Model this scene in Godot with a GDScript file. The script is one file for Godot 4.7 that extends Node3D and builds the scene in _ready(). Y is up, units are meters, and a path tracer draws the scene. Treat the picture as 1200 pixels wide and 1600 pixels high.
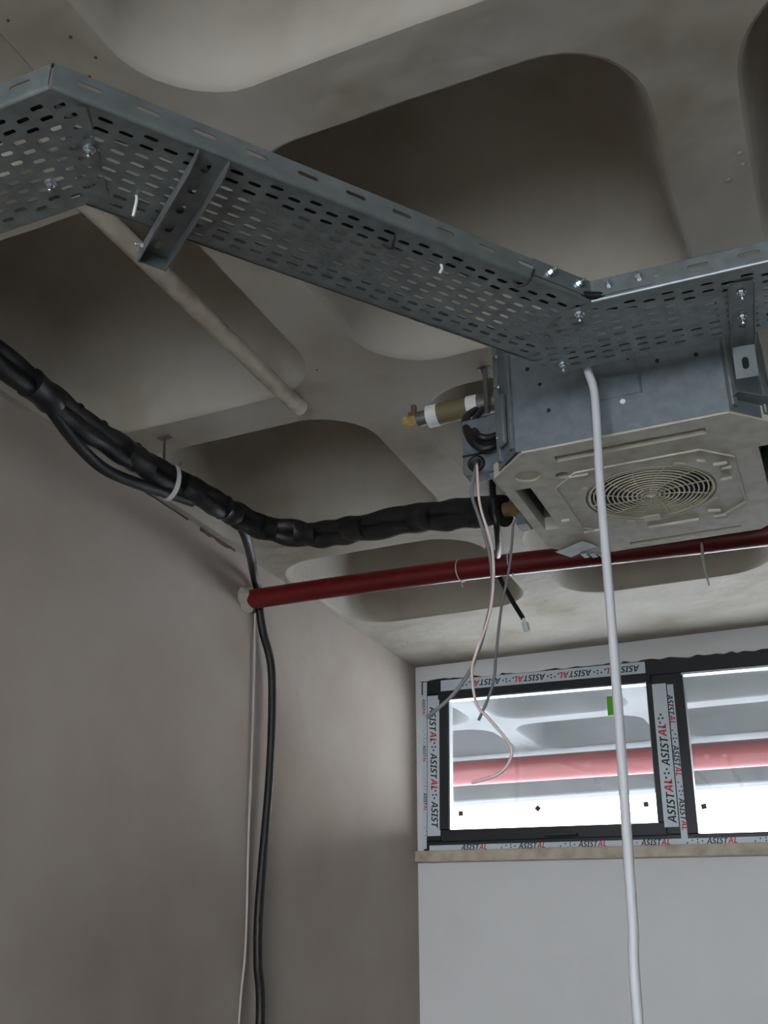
extends Node3D

# Metres, y up. The camera stands at the origin (1.6 m above the floor); the ceiling ribs are 1.5 m above it.
const FLOOR := -1.6
const CEIL := 1.5
const WALL_L := -2.02
const WALL_B := -4.95
const WALL_R := 4.0
const WALL_F := 3.74

var M := {}
var used := {}

# ------------------------------------------------------------------ helpers
func numbered(called: String) -> String:
	if not used.has(called):
		used[called] = 0
		return called
	used[called] += 1
	return "%s_%03d" % [called, used[called]]

func thing(called: String, label: String, category: String, at := Vector3.ZERO, group := "") -> Node3D:
	var o := Node3D.new()
	o.name = numbered(called)
	add_child(o, true)
	o.position = at
	o.set_meta("label", label)
	o.set_meta("category", category)
	if group != "":
		o.set_meta("group", group)
	return o

func structure(called: String, label := "", category := "") -> Node3D:
	var o := Node3D.new()
	o.name = called
	add_child(o, true)
	o.set_meta("kind", "structure")
	if label != "":
		o.set_meta("label", label)
	if category != "":
		o.set_meta("category", category)
	return o

func mesh_node(called: String, mesh: Mesh, mat: Material, parent: Node3D, at := Vector3.ZERO, label := "") -> MeshInstance3D:
	var o := MeshInstance3D.new()
	o.name = called
	o.mesh = mesh
	o.material_override = mat
	parent.add_child(o, true)
	o.position = at
	o.cast_shadow = GeometryInstance3D.SHADOW_CASTING_SETTING_ON
	if label != "":
		o.set_meta("label", label)
	return o

func begin(smooth := false) -> SurfaceTool:
	var st := SurfaceTool.new()
	st.begin(Mesh.PRIMITIVE_TRIANGLES)
	st.set_smooth_group(0 if smooth else -1)
	return st

func done(st: SurfaceTool) -> ArrayMesh:
	st.generate_normals()
	return st.commit()

# a, b, c, d run anticlockwise as seen from outside
func quad(st: SurfaceTool, a: Vector3, b: Vector3, c: Vector3, d: Vector3) -> void:
	for p in [a, c, b, a, d, c]:
		st.add_vertex(p)

func tri(st: SurfaceTool, a: Vector3, b: Vector3, c: Vector3) -> void:
	for p in [a, c, b]:
		st.add_vertex(p)

# chamfered box; ax holds its axes
func box(st: SurfaceTool, c: Vector3, s: Vector3, bev := 0.0, ax := Basis.IDENTITY) -> void:
	var h := s * 0.5
	if bev <= 0.0:
		var v := []
		for i in 8:
			v.append(c + ax * Vector3(h.x * (1 if i & 1 else -1), h.y * (1 if i & 2 else -1), h.z * (1 if i & 4 else -1)))
		quad(st, v[4], v[5], v[7], v[6])
		quad(st, v[1], v[0], v[2], v[3])
		quad(st, v[5], v[1], v[3], v[7])
		quad(st, v[0], v[4], v[6], v[2])
		quad(st, v[6], v[7], v[3], v[2])
		quad(st, v[0], v[1], v[5], v[4])
		return
	var pts := PackedVector3Array()
	for sx in [-1, 1]:
		for sy in [-1, 1]:
			for sz in [-1, 1]:
				pts.append(Vector3(sx * h.x, sy * (h.y - bev), sz * (h.z - bev)))
				pts.append(Vector3(sx * (h.x - bev), sy * h.y, sz * (h.z - bev)))
				pts.append(Vector3(sx * (h.x - bev), sy * (h.y - bev), sz * h.z))
	var g := func(sx: int, sy: int, sz: int, k: int) -> Vector3:
		var i := ((1 if sx > 0 else 0) * 4 + (1 if sy > 0 else 0) * 2 + (1 if sz > 0 else 0)) * 3 + k
		return c + ax * pts[i]
	for s1 in [-1, 1]:
		face(st, [g.call(s1, -1, -1, 0), g.call(s1, 1, -1, 0), g.call(s1, 1, 1, 0), g.call(s1, -1, 1, 0)], c)
		face(st, [g.call(-1, s1, -1, 1), g.call(1, s1, -1, 1), g.call(1, s1, 1, 1), g.call(-1, s1, 1, 1)], c)
		face(st, [g.call(-1, -1, s1, 2), g.call(1, -1, s1, 2), g.call(1, 1, s1, 2), g.call(-1, 1, s1, 2)], c)
		for s2 in [-1, 1]:
			face(st, [g.call(s1, s2, -1, 0), g.call(s1, s2, 1, 0), g.call(s1, s2, 1, 1), g.call(s1, s2, -1, 1)], c)
			face(st, [g.call(s1, -1, s2, 0), g.call(s1, 1, s2, 0), g.call(s1, 1, s2, 2), g.call(s1, -1, s2, 2)], c)
			face(st, [g.call(-1, s1, s2, 1), g.call(1, s1, s2, 1), g.call(1, s1, s2, 2), g.call(-1, s1, s2, 2)], c)
			for s3 in [-1, 1]:
				face(st, [g.call(s1, s2, s3, 0), g.call(s1, s2, s3, 1), g.call(s1, s2, s3, 2)], c)

# a convex face turned so that it looks away from point c
func face(st: SurfaceTool, p: Array, c: Vector3) -> void:
	var n: Vector3 = (p[1] - p[0]).cross(p[2] - p[0])
	var q := p
	if n.dot(p[0] - c) < 0:
		q = p.duplicate()
		q.reverse()
	for i in range(1, q.size() - 1):
		tri(st, q[0], q[i], q[i + 1])

func box_node(called: String, parent: Node3D, c: Vector3, s: Vector3, mat: Material, bev := 0.0, ax := Basis.IDENTITY, label := "") -> MeshInstance3D:
	var st := begin()
	box(st, c, s, bev, ax)
	return mesh_node(called, done(st), mat, parent, Vector3.ZERO, label)

# smooth path through points
func spline(pts: Array, per := 6) -> PackedVector3Array:
	var out := PackedVector3Array()
	for i in pts.size() - 1:
		var a: Vector3 = pts[maxi(i - 1, 0)]
		var b: Vector3 = pts[i]
		var c: Vector3 = pts[i + 1]
		var d: Vector3 = pts[mini(i + 2, pts.size() - 1)]
		for k in per:
			out.append(b.cubic_interpolate(c, a, d, float(k) / per))
	out.append(pts[-1])
	return out

# swept tube; radius is a number or a callable of 0..1
func tube(st: SurfaceTool, path: PackedVector3Array, radius, sides := 10, cap := true) -> void:
	var n := path.size()
	var rings := []
	var up := Vector3.ZERO
	for i in n:
		var t := (path[mini(i + 1, n - 1)] - path[maxi(i - 1, 0)]).normalized()
		if up == Vector3.ZERO:
			up = t.cross(Vector3.RIGHT if absf(t.x) < 0.8 else Vector3.UP).normalized()
		up = (up - t * up.dot(t)).normalized()
		var side := t.cross(up)
		var r: float = radius.call(float(i) / (n - 1)) if radius is Callable else radius
		var ring := []
		for k in sides:
			var a := TAU * k / sides
			ring.append(path[i] + (up * cos(a) + side * sin(a)) * r)
		rings.append(ring)
	for i in n - 1:
		for k in sides:
			var k2 := (k + 1) % sides
			quad(st, rings[i][k], rings[i][k2], rings[i + 1][k2], rings[i + 1][k])
	if cap:
		st.set_smooth_group(-1)
		for k in range(1, sides - 1):
			tri(st, rings[0][0], rings[0][k + 1], rings[0][k])
			tri(st, rings[-1][0], rings[-1][k], rings[-1][k + 1])
		st.set_smooth_group(0)

func tube_node(called: String, parent: Node3D, pts: Array, radius, mat: Material, sides := 10, per := 6, label := "") -> MeshInstance3D:
	var st := begin(true)
	tube(st, spline(pts, per) if per > 0 else PackedVector3Array(pts), radius, sides)
	return mesh_node(called, done(st), mat, parent, Vector3.ZERO, label)

# profile of [distance along axis, radius] turned about an axis from point o
func lathe(st: SurfaceTool, o: Vector3, axis: Vector3, prof: Array, sides := 16) -> void:
	var a := axis.normalized()
	var u := a.cross(Vector3.UP if absf(a.y) < 0.9 else Vector3.RIGHT).normalized()
	var v := a.cross(u)
	for i in prof.size() - 1:
		for k in sides:
			var p := []
			for q in [[i, k], [i, k + 1], [i + 1, k + 1], [i + 1, k]]:
				var t: float = TAU * q[1] / sides
				p.append(o + a * prof[q[0]][0] + (u * cos(t) + v * sin(t)) * prof[q[0]][1])
			quad(st, p[0], p[1], p[2], p[3])

func torus(st: SurfaceTool, c: Vector3, axis: Vector3, r: float, t: float, seg := 40, sides := 6) -> void:
	var a := axis.normalized()
	var u := a.cross(Vector3.UP if absf(a.y) < 0.9 else Vector3.RIGHT).normalized()
	var v := a.cross(u)
	for i in seg:
		for k in sides:
			var p := []
			for q in [[i, k], [i, k + 1], [i + 1, k + 1], [i + 1, k]]:
				var f: float = TAU * q[0] / seg
				var g: float = TAU * q[1] / sides
				var e := u * cos(f) + v * sin(f)
				p.append(c + e * (r + t * cos(g)) + a * t * sin(g))
			quad(st, p[3], p[2], p[1], p[0])

# prism: polygon in a plane (origin o, axes ex, ey) pushed along ez by depth
func prism(st: SurfaceTool, poly: PackedVector2Array, o: Vector3, ex: Vector3, ey: Vector3, ez: Vector3) -> void:
	var idx := Geometry2D.triangulate_polygon(poly)
	var at := func(p: Vector2, up: float) -> Vector3: return o + ex * p.x + ey * p.y + ez * up
	var flip := ex.cross(ey).dot(ez) < 0
	for i in range(0, idx.size(), 3):
		var a := poly[idx[i]]
		var b := poly[idx[i + 1]]
		var c := poly[idx[i + 2]]
		if ((b - a).cross(c - a) < 0) != flip:
			var t := b
			b = c
			c = t
		tri(st, at.call(a, 1.0), at.call(b, 1.0), at.call(c, 1.0))
		tri(st, at.call(a, 0.0), at.call(c, 0.0), at.call(b, 0.0))
	var cw := Geometry2D.is_polygon_clockwise(poly)
	for i in poly.size():
		var a := poly[i]
		var b := poly[(i + 1) % poly.size()]
		if cw != flip:
			var t := a
			a = b
			b = t
		quad(st, at.call(a, 0.0), at.call(b, 0.0), at.call(b, 1.0), at.call(a, 1.0))

# ------------------------------------------------------------------ materials
func noise_image(sd: int, freq: float, oct: int, stops: Array, size := 256) -> ImageTexture:
	var n := FastNoiseLite.new()
	n.seed = sd
	n.noise_type = FastNoiseLite.TYPE_SIMPLEX_SMOOTH
	n.frequency = freq
	n.fractal_octaves = oct
	var im := n.get_seamless_image(size, size)
	im.convert(Image.FORMAT_RGBA8)
	var g := Gradient.new()
	var off := PackedFloat32Array()
	var col := PackedColorArray()
	for s in stops:
		off.append(s[0])
		col.append(s[1])
	g.offsets = off
	g.colors = col
	for y in size:
		for x in size:
			im.set_pixel(x, y, g.sample(im.get_pixel(x, y).r))
	im.generate_mipmaps()
	return ImageTexture.create_from_image(im)

func relief_image(sd: int, freq: float, oct: int, size := 256, strength := 4.0) -> ImageTexture:
	var n := FastNoiseLite.new()
	n.seed = sd
	n.frequency = freq
	n.fractal_octaves = oct
	var im := n.get_seamless_image(size, size)
	im.convert(Image.FORMAT_RGBA8)
	im.bump_map_to_normal_map(strength)
	im.generate_mipmaps()
	return ImageTexture.create_from_image(im)

func mat(color: Color, rough: float, metal := 0.0, spec := 0.5) -> StandardMaterial3D:
	var m := StandardMaterial3D.new()
	m.albedo_color = color
	m.roughness = rough
	m.metallic = metal
	m.metallic_specular = spec
	m.cull_mode = BaseMaterial3D.CULL_DISABLED
	return m

func textured(m: StandardMaterial3D, tex: Texture2D, tile: float, relief: Texture2D = null, depth := 0.3) -> StandardMaterial3D:
	m.albedo_color = Color.WHITE
	m.albedo_texture = tex
	m.uv1_triplanar = true
	m.uv1_world_triplanar = true
	m.uv1_scale = Vector3.ONE / tile
	if relief:
		m.normal_enabled = true
		m.normal_texture = relief
		m.normal_scale = depth
	return m

func materials() -> void:
	var rough_relief := relief_image(5, 0.02, 5)
	M.plaster = textured(mat(Color.WHITE, 0.9, 0, 0.3), noise_image(11, 0.012, 5, [
		[0.0, Color(0.59, 0.55, 0.49)], [0.3, Color(0.66, 0.625, 0.575)], [0.55, Color(0.69, 0.66, 0.615)], [1.0, Color(0.715, 0.69, 0.65)]]), 1.7, rough_relief, 0.35)
	M.wall = textured(mat(Color.WHITE, 0.85, 0, 0.3), noise_image(23, 0.009, 5, [
		[0.0, Color(0.64, 0.585, 0.545)], [0.35, Color(0.665, 0.615, 0.575)], [0.7, Color(0.68, 0.635, 0.595)], [1.0, Color(0.69, 0.65, 0.615)]]), 2.3, rough_relief, 0.2)
	M.wall_white = textured(mat(Color.WHITE, 0.85, 0, 0.3), noise_image(29, 0.009, 4, [
		[0.0, Color(0.86, 0.855, 0.85)], [1.0, Color(0.89, 0.89, 0.89)]]), 2.3, rough_relief, 0.15)
	M.floor = textured(mat(Color.WHITE, 0.9), noise_image(31, 0.01, 5, [
		[0.0, Color(0.30, 0.28, 0.25)], [0.5, Color(0.38, 0.36, 0.325)], [1.0, Color(0.46, 0.435, 0.395)]]), 2.0, rough_relief, 0.5)
	M.ground = textured(mat(Color.WHITE, 0.9), noise_image(37, 0.01, 5, [
		[0.0, Color(0.80, 0.80, 0.79)], [1.0, Color(0.87, 0.87, 0.86)]]), 4.0)
	M.pale_paving = textured(mat(Color.WHITE, 0.95), noise_image(38, 0.02, 5, [
		[0.0, Color(0.82, 0.83, 0.83)], [1.0, Color(0.88, 0.89, 0.89)]]), 4.0)
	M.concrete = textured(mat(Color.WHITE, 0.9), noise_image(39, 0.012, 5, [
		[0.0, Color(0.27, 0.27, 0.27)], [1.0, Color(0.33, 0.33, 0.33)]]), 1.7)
	M.galvanised = textured(mat(Color.WHITE, 0.36, 0.55), noise_image(41, 0.03, 3, [
		[0.0, Color(0.46, 0.48, 0.485)], [0.5, Color(0.50, 0.525, 0.53)], [1.0, Color(0.55, 0.575, 0.58)]]), 0.35, relief_image(43, 0.02, 2), 0.05)
	M.casing = textured(mat(Color.WHITE, 0.45, 0.5), noise_image(47, 0.03, 3, [
		[0.0, Color(0.42, 0.45, 0.47)], [0.5, Color(0.455, 0.485, 0.505)], [1.0, Color(0.49, 0.52, 0.54)]]), 0.3)
	M.bright_steel = mat(Color(0.80, 0.83, 0.86), 0.25, 0.9)
	M.dull_steel = mat(Color(0.45, 0.44, 0.42), 0.5, 0.7)
	M.cream = textured(mat(Color.WHITE, 0.55), noise_image(53, 0.02, 4, [
		[0.0, Color(0.66, 0.63, 0.57)], [0.5, Color(0.72, 0.70, 0.64)], [1.0, Color(0.76, 0.74, 0.69)]]), 0.3)
	M.grille = mat(Color(0.74, 0.71, 0.60), 0.5)
	M.fan_plastic = mat(Color(0.30, 0.30, 0.31), 0.5)
	M.dark = mat(Color(0.05, 0.05, 0.05), 0.7)
	M.red = textured(mat(Color.WHITE, 0.38), noise_image(59, 0.03, 5, [
		[0.0, Color(0.50, 0.20, 0.18)], [0.2, Color(0.42, 0.06, 0.07)], [0.6, Color(0.40, 0.03, 0.045)], [1.0, Color(0.45, 0.05, 0.06)]]), 0.5)
	M.red_shaded = mat(Color(0.36, 0.055, 0.065), 0.5)  # pipe red with shade put into the colour, against the bright light outside
	M.rubber = textured(mat(Color.WHITE, 0.5), noise_image(61, 0.03, 4, [
		[0.0, Color(0.06, 0.06, 0.06)], [1.0, Color(0.12, 0.12, 0.12)]]), 0.2, relief_image(62, 0.05, 4), 0.4)
	M.black_tape = mat(Color(0.07, 0.07, 0.07), 0.42)
	M.black_cable = mat(Color(0.07, 0.07, 0.075), 0.45)
	M.white_cable = mat(Color(0.76, 0.76, 0.77), 0.5)
	M.wall_cord = mat(Color(0.72, 0.70, 0.68), 0.6)
	M.white_plastic = mat(Color(0.85, 0.85, 0.83), 0.5)
	M.grey_wire = mat(Color(0.42, 0.42, 0.43), 0.5)
	M.pink_wire = mat(Color(0.80, 0.72, 0.70), 0.5)
	M.anthracite = mat(Color(0.085, 0.095, 0.115), 0.45)
	M.tape = mat(Color(0.80, 0.83, 0.86), 0.5)
	M.print_black = mat(Color(0.10, 0.11, 0.14), 0.6)
	M.print_red = mat(Color(0.78, 0.12, 0.18), 0.6)
	M.bead = mat(Color(0.80, 0.82, 0.83), 0.3, 0.6)
	M.sill = textured(mat(Color.WHITE, 0.6), noise_image(67, 0.02, 5, [
		[0.0, Color(0.64, 0.58, 0.50)], [0.5, Color(0.74, 0.69, 0.62)], [1.0, Color(0.80, 0.76, 0.70)]]), 0.6)
	M.conduit = textured(mat(Color.WHITE, 0.6), noise_image(71, 0.02, 5, [
		[0.0, Color(0.55, 0.49, 0.40)], [0.35, Color(0.66, 0.61, 0.53)], [0.6, Color(0.71, 0.67, 0.60)], [1.0, Color(0.78, 0.75, 0.69)]]), 0.5)
	M.olive = mat(Color(0.42, 0.38, 0.27), 0.6)
	M.brass = mat(Color(0.58, 0.49, 0.34), 0.45, 0.6)
	M.yellow = mat(Color(0.66, 0.60, 0.30), 0.5)
	M.green = mat(Color(0.35, 0.68, 0.10), 0.5)
	M.sticker = mat(Color(0.34, 0.24, 0.22), 0.6)
	M.brown = mat(Color(0.33, 0.26, 0.20), 0.9)
	M.pale = mat(Color(0.66, 0.67, 0.68), 0.8)
	var gl := mat(Color(0.93, 0.96, 0.96, 0.06), 0.02)
	gl.transparency = BaseMaterial3D.TRANSPARENCY_ALPHA
	M.glass = gl

# ------------------------------------------------------------------ the setting
func rounded(ax: float, az: float, r: float) -> PackedVector2Array:
	var out := PackedVector2Array()
	var signs := [[1, 1], [-1, 1], [-1, -1], [1, -1]]
	for q in 4:
		var c := Vector2(signs[q][0] * (ax - r), signs[q][1] * (az - r))
		for k in 9:
			var a := PI / 2 * (q + k / 8.0)
			out.append(c + Vector2(cos(a), sin(a)) * r)
		var n: Vector2 = Vector2(signs[(q + 1) % 4][0] * (ax - r), signs[(q + 1) % 4][1] * (az - r)) + Vector2(cos(PI / 2 * (q + 1)), sin(PI / 2 * (q + 1))) * r
		var l := out[-1]
		for k in range(1, 4):
			out.append(l.lerp(n, k / 4.0))
	return out

func coffer(parent: Node3D, cx: float, cz: float, hx: float, hz: float, wob: FastNoiseLite, m: Material) -> void:
	var st := begin(true)
	var prof := [[-0.006, 0.0], [0.0, 0.004], [0.006, 0.014], [0.022, 0.08], [0.042, 0.17], [0.062, 0.25], [0.09, 0.31], [0.13, 0.35], [0.18, 0.37], [0.24, 0.38], [0.32, 0.382]]
	var rings := []
	var ax := hx - 0.0825
	var az := hz - 0.08
	for j in prof.size():
		var ins: float = prof[j][0]
		var ring := []
		var fade := clampf(1.0 - j / 6.0, 0.25, 1.0)
		for p in rounded(ax - ins, az - ins, maxf(0.19 - ins * 0.35, 0.09)):
			var w := wob.get_noise_2d((cx + p.x) * 100, (cz + p.y) * 100)
			var q := p * (1.0 + 0.012 * w * fade)
			ring.append(Vector3(cx + q.x, CEIL + prof[j][1] + (0.004 * w if j > 2 else 0.0), cz + q.y))
		rings.append(ring)
	var n: int = rings[0].size()
	for j in prof.size() - 1:
		for k in n:
			var k2 := (k + 1) % n
			quad(st, rings[j][k], rings[j + 1][k], rings[j + 1][k2], rings[j][k2])
	var top := Vector3(cx, CEIL + 0.383, cz)
	for k in n:
		tri(st, rings[-1][k], top, rings[-1][(k + 1) % n])
	# the flat rib faces round the coffer
	st.set_smooth_group(-1)
	var rim := rounded(ax, az, 0.19)
	var edge := []
	for k in n:
		var p := rim[k]
		var s := minf(hx / maxf(absf(p.x), 1e-5), hz / maxf(absf(p.y), 1e-5))
		var q := p * s
		if k % 12 == 4:
			q = Vector2(signf(p.x) * hx, signf(p.y) * hz)
		edge.append(Vector3(snappedf(cx + q.x, 0.0005), CEIL, snappedf(cz + q.y, 0.0005)))
	for k in n:
		var k2 := (k + 1) % n
		quad(st, rings[0][k2], edge[k2], edge[k], rings[0][k])
	mesh_node("coffer", done(st), m, parent)

func build_setting() -> void:
	var wob := FastNoiseLite.new()
	wob.seed = 3
	wob.frequency = 0.03
	var ceil_node := structure("ceiling", "white plastered concrete waffle ceiling with rounded coffers", "ceiling")
	for i in 6:
		for k in 8:
			coffer(ceil_node, -1.565 + 1.01 * i, -3.76 + k, 0.505, 0.5, wob, M.plaster)
	box_node("edge_band", ceil_node, Vector3((WALL_L + WALL_R) / 2, CEIL + 0.1, (-4.26 - 5.15) / 2), Vector3(WALL_R - WALL_L + 0.1, 0.2, 0.89), M.plaster)
	box_node("slab", ceil_node, Vector3(1.0, CEIL + 0.5, (WALL_B + WALL_F) / 2), Vector3(6.6, 0.2, WALL_F - WALL_B + 0.6), M.plaster)
	# dirt specks and small lumps on the ribs
	for p in [[-1.03, -0.962], [-1.106, -0.891], [-1.018, -1.016], [-1.056, -1.046], [-1.136, -2.103], [-1.96, -4.35], [-1.91, -4.47], [-1.88, -4.51], [-1.62, -4.31], [-1.044, -3.914], [-1.086, -4.186]]:
		var sp := begin(true)
		lathe(sp, Vector3(p[0], CEIL + 0.001, p[1]), Vector3.DOWN, [[0, 0.004], [0.0015, 0.003], [0.002, 0.0]], 7)
		mesh_node("dirt_speck", done(sp), M.brown, ceil_node)
	for p in [[0.008, -1.731], [0.012, -1.765], [-0.02, -1.80]]:
		var sp := begin(true)
		lathe(sp, Vector3(p[0], CEIL + 0.001, p[1]), Vector3.DOWN, [[0, 0.008], [0.002, 0.006], [0.003, 0.0]], 7)
		mesh_node("plaster_lump", done(sp), M.plaster, ceil_node)
	var out_slab := structure("exterior_canopy", "grey waffle slab continuing outside above the window", "canopy")
	for i in 8:
		for k in 2:
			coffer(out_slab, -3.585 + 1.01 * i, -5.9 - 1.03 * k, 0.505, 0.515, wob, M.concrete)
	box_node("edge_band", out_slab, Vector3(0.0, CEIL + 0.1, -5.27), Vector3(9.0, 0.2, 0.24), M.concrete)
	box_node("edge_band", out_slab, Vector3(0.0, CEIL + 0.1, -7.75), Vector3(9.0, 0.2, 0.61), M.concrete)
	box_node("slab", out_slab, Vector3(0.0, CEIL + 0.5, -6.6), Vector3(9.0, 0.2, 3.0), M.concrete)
	box_node("edge_beam", out_slab, Vector3(0.0, 1.42, -8.15), Vector3(9.0, 0.28, 0.22), M.concrete, 0.01)
	# walls
	var wl := structure("wall_left", "pale plastered left wall", "wall")
	box_node("wall_face", wl, Vector3(WALL_L - 0.1, (FLOOR + CEIL) / 2, (WALL_B + WALL_F) / 2), Vector3(0.2, CEIL - FLOOR, WALL_F - WALL_B + 0.4), M.wall)
	# torn plaster along its top edge
	var trng := RandomNumberGenerator.new()
	trng.seed = 4
	for g in [[-2.48, -2.80, 0.006], [-2.88, -3.12, 0.013]]:
		var tp := PackedVector2Array([Vector2(g[0], 0.0)])
		for k in 9:
			tp.append(Vector2(lerpf(g[0], g[1], k / 8.0), -g[2] * trng.randf_range(0.5, 1.2)))
		tp.append(Vector2(g[1], 0.0))
		var ts := begin()
		prism(ts, tp, Vector3(WALL_L - 0.002, CEIL - 0.002, 0), Vector3.BACK, Vector3.UP, Vector3(0.005, 0, 0))
		mesh_node("torn_edge", done(ts), M.brown, wl)
	var wr := structure("wall_right")
	box_node("wall_face", wr, Vector3(WALL_R + 0.1, (FLOOR + CEIL) / 2, (WALL_B + WALL_F) / 2), Vector3(0.2, CEIL - FLOOR, WALL_F - WALL_B + 0.4), M.concrete)
	var wf := structure("wall_front")
	# the wall behind the camera with its wide open doorway
	var o0 := -1.1
	var o1 := 1.4
	var ot := 1.4
	box_node("wall_face", wf, Vector3((WALL_L + o0) / 2, (FLOOR + CEIL) / 2, WALL_F + 0.1), Vector3(o0 - WALL_L, CEIL - FLOOR, 0.2), M.concrete)
	box_node("wall_face", wf, Vector3((o1 + WALL_R) / 2, (FLOOR + CEIL) / 2, WALL_F + 0.1), Vector3(WALL_R - o1, CEIL - FLOOR, 0.2), M.concrete)
	box_node("wall_face", wf, Vector3((o0 + o1) / 2, (ot + CEIL) / 2, WALL_F + 0.1), Vector3(o1 - o0, CEIL - ot, 0.2), M.concrete)
	var fl := structure("floor")
	box_node("floor_face", fl, Vector3(1.0, FLOOR - 0.1, (WALL_B + WALL_F) / 2), Vector3(6.4, 0.2, WALL_F - WALL_B + 0.4), M.floor)
	var gr := structure("ground")
	box_node("paving", gr, Vector3(0, FLOOR - 0.27, -40), Vector3(160, 0.1, 80), M.pale_paving)
	box_node("paving", gr, Vector3(0, FLOOR - 0.26, 40), Vector3(160, 0.1, 80), M.ground)

# ------------------------------------------------------------------ window
const TILT := -0.02
func wy(x: float, y: float) -> float:
	return y + (x + 1.4) * TILT

# bar given by its x and y range, following the slight lean of the opening
func bar(called: String, parent: Node3D, x0: float, x1: float, y0: float, y1: float, z0: float, z1: float, m: Material, bev := 0.003) -> MeshInstance3D:
	var st := begin()
	var ax := Basis(Vector3(1, TILT, 0).normalized(), Vector3(-TILT, 1, 0).normalized(), Vector3.BACK)
	box(st, Vector3((x0 + x1) / 2, wy((x0 + x1) / 2, (y0 + y1) / 2), (z0 + z1) / 2), Vector3(x1 - x0, y1 - y0, z1 - z0), bev, ax)
	return mesh_node(called, done(st), m, parent)

var font: SystemFont
func lettering(parent: Node3D, text: String, m: Material, size: float, at: Vector3, turn: float) -> void:
	var t := TextMesh.new()
	t.text = text
	t.font = font
	t.font_size = 64
	t.pixel_size = size / 46.0
	t.depth = 0.0006
	t.horizontal_alignment = HORIZONTAL_ALIGNMENT_LEFT
	t.vertical_alignment = VERTICAL_ALIGNMENT_CENTER
	var o := mesh_node("lettering", t, m, parent, at)
	o.transform.basis = Basis(Vector3.BACK, turn + TILT) * Basis(Vector3(1.0, 0, 0), Vector3(0.22, 1, 0), Vector3.BACK)

# tape with print; the words run along it, turned by `turn`
func film(parent: Node3D, x0: float, x1: float, y0: float, y1: float, z: float, turn: float, size: float, period: float, start: float, mark := true) -> void:
	var t := bar("protective_film", parent, x0, x1, y0, y1, z, z + 0.001, M.tape, 0.0)
	var d := Vector2(cos(turn), sin(turn))
	var long := (x1 - x0) if absf(d.x) > 0.5 else (y1 - y0)
	var c := Vector2((x0 + x1) / 2, (y0 + y1) / 2)
	var s := -long / 2 + start
	var word := font.get_string_size("ASIST", HORIZONTAL_ALIGNMENT_LEFT, -1, 64).x * size / 46.0 * 1.03
	while s < long / 2 - 0.02:
		var room := long / 2 - s
		var p := c + d * s
		if room > word:
			lettering(t, "ASIST", M.print_black, size, Vector3(p.x, wy(p.x, p.y), z + 0.0012), turn)
		if room > word * 1.42:
			var q := c + d * (s + word)
			lettering(t, "AL", M.print_red, size, Vector3(q.x, wy(q.x, q.y), z + 0.0012), turn)
		if mark and room > period - 0.02:
			var st := begin()
			for k in [[0.70, 0.25], [0.78, -0.2], [0.86, 0.2], [0.86, -0.3], [0.93, 0.0]]:
				var e: Vector2 = c + d * (s + period * k[0]) + d.orthogonal() * size * k[1]
				box(st, Vector3(e.x, wy(e.x, e.y), z + 0.0014), Vector3(size * 0.24, size * 0.24, 0.0008))
			mesh_node("print_mark", done(st), M.print_black, t)
		s += period

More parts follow.
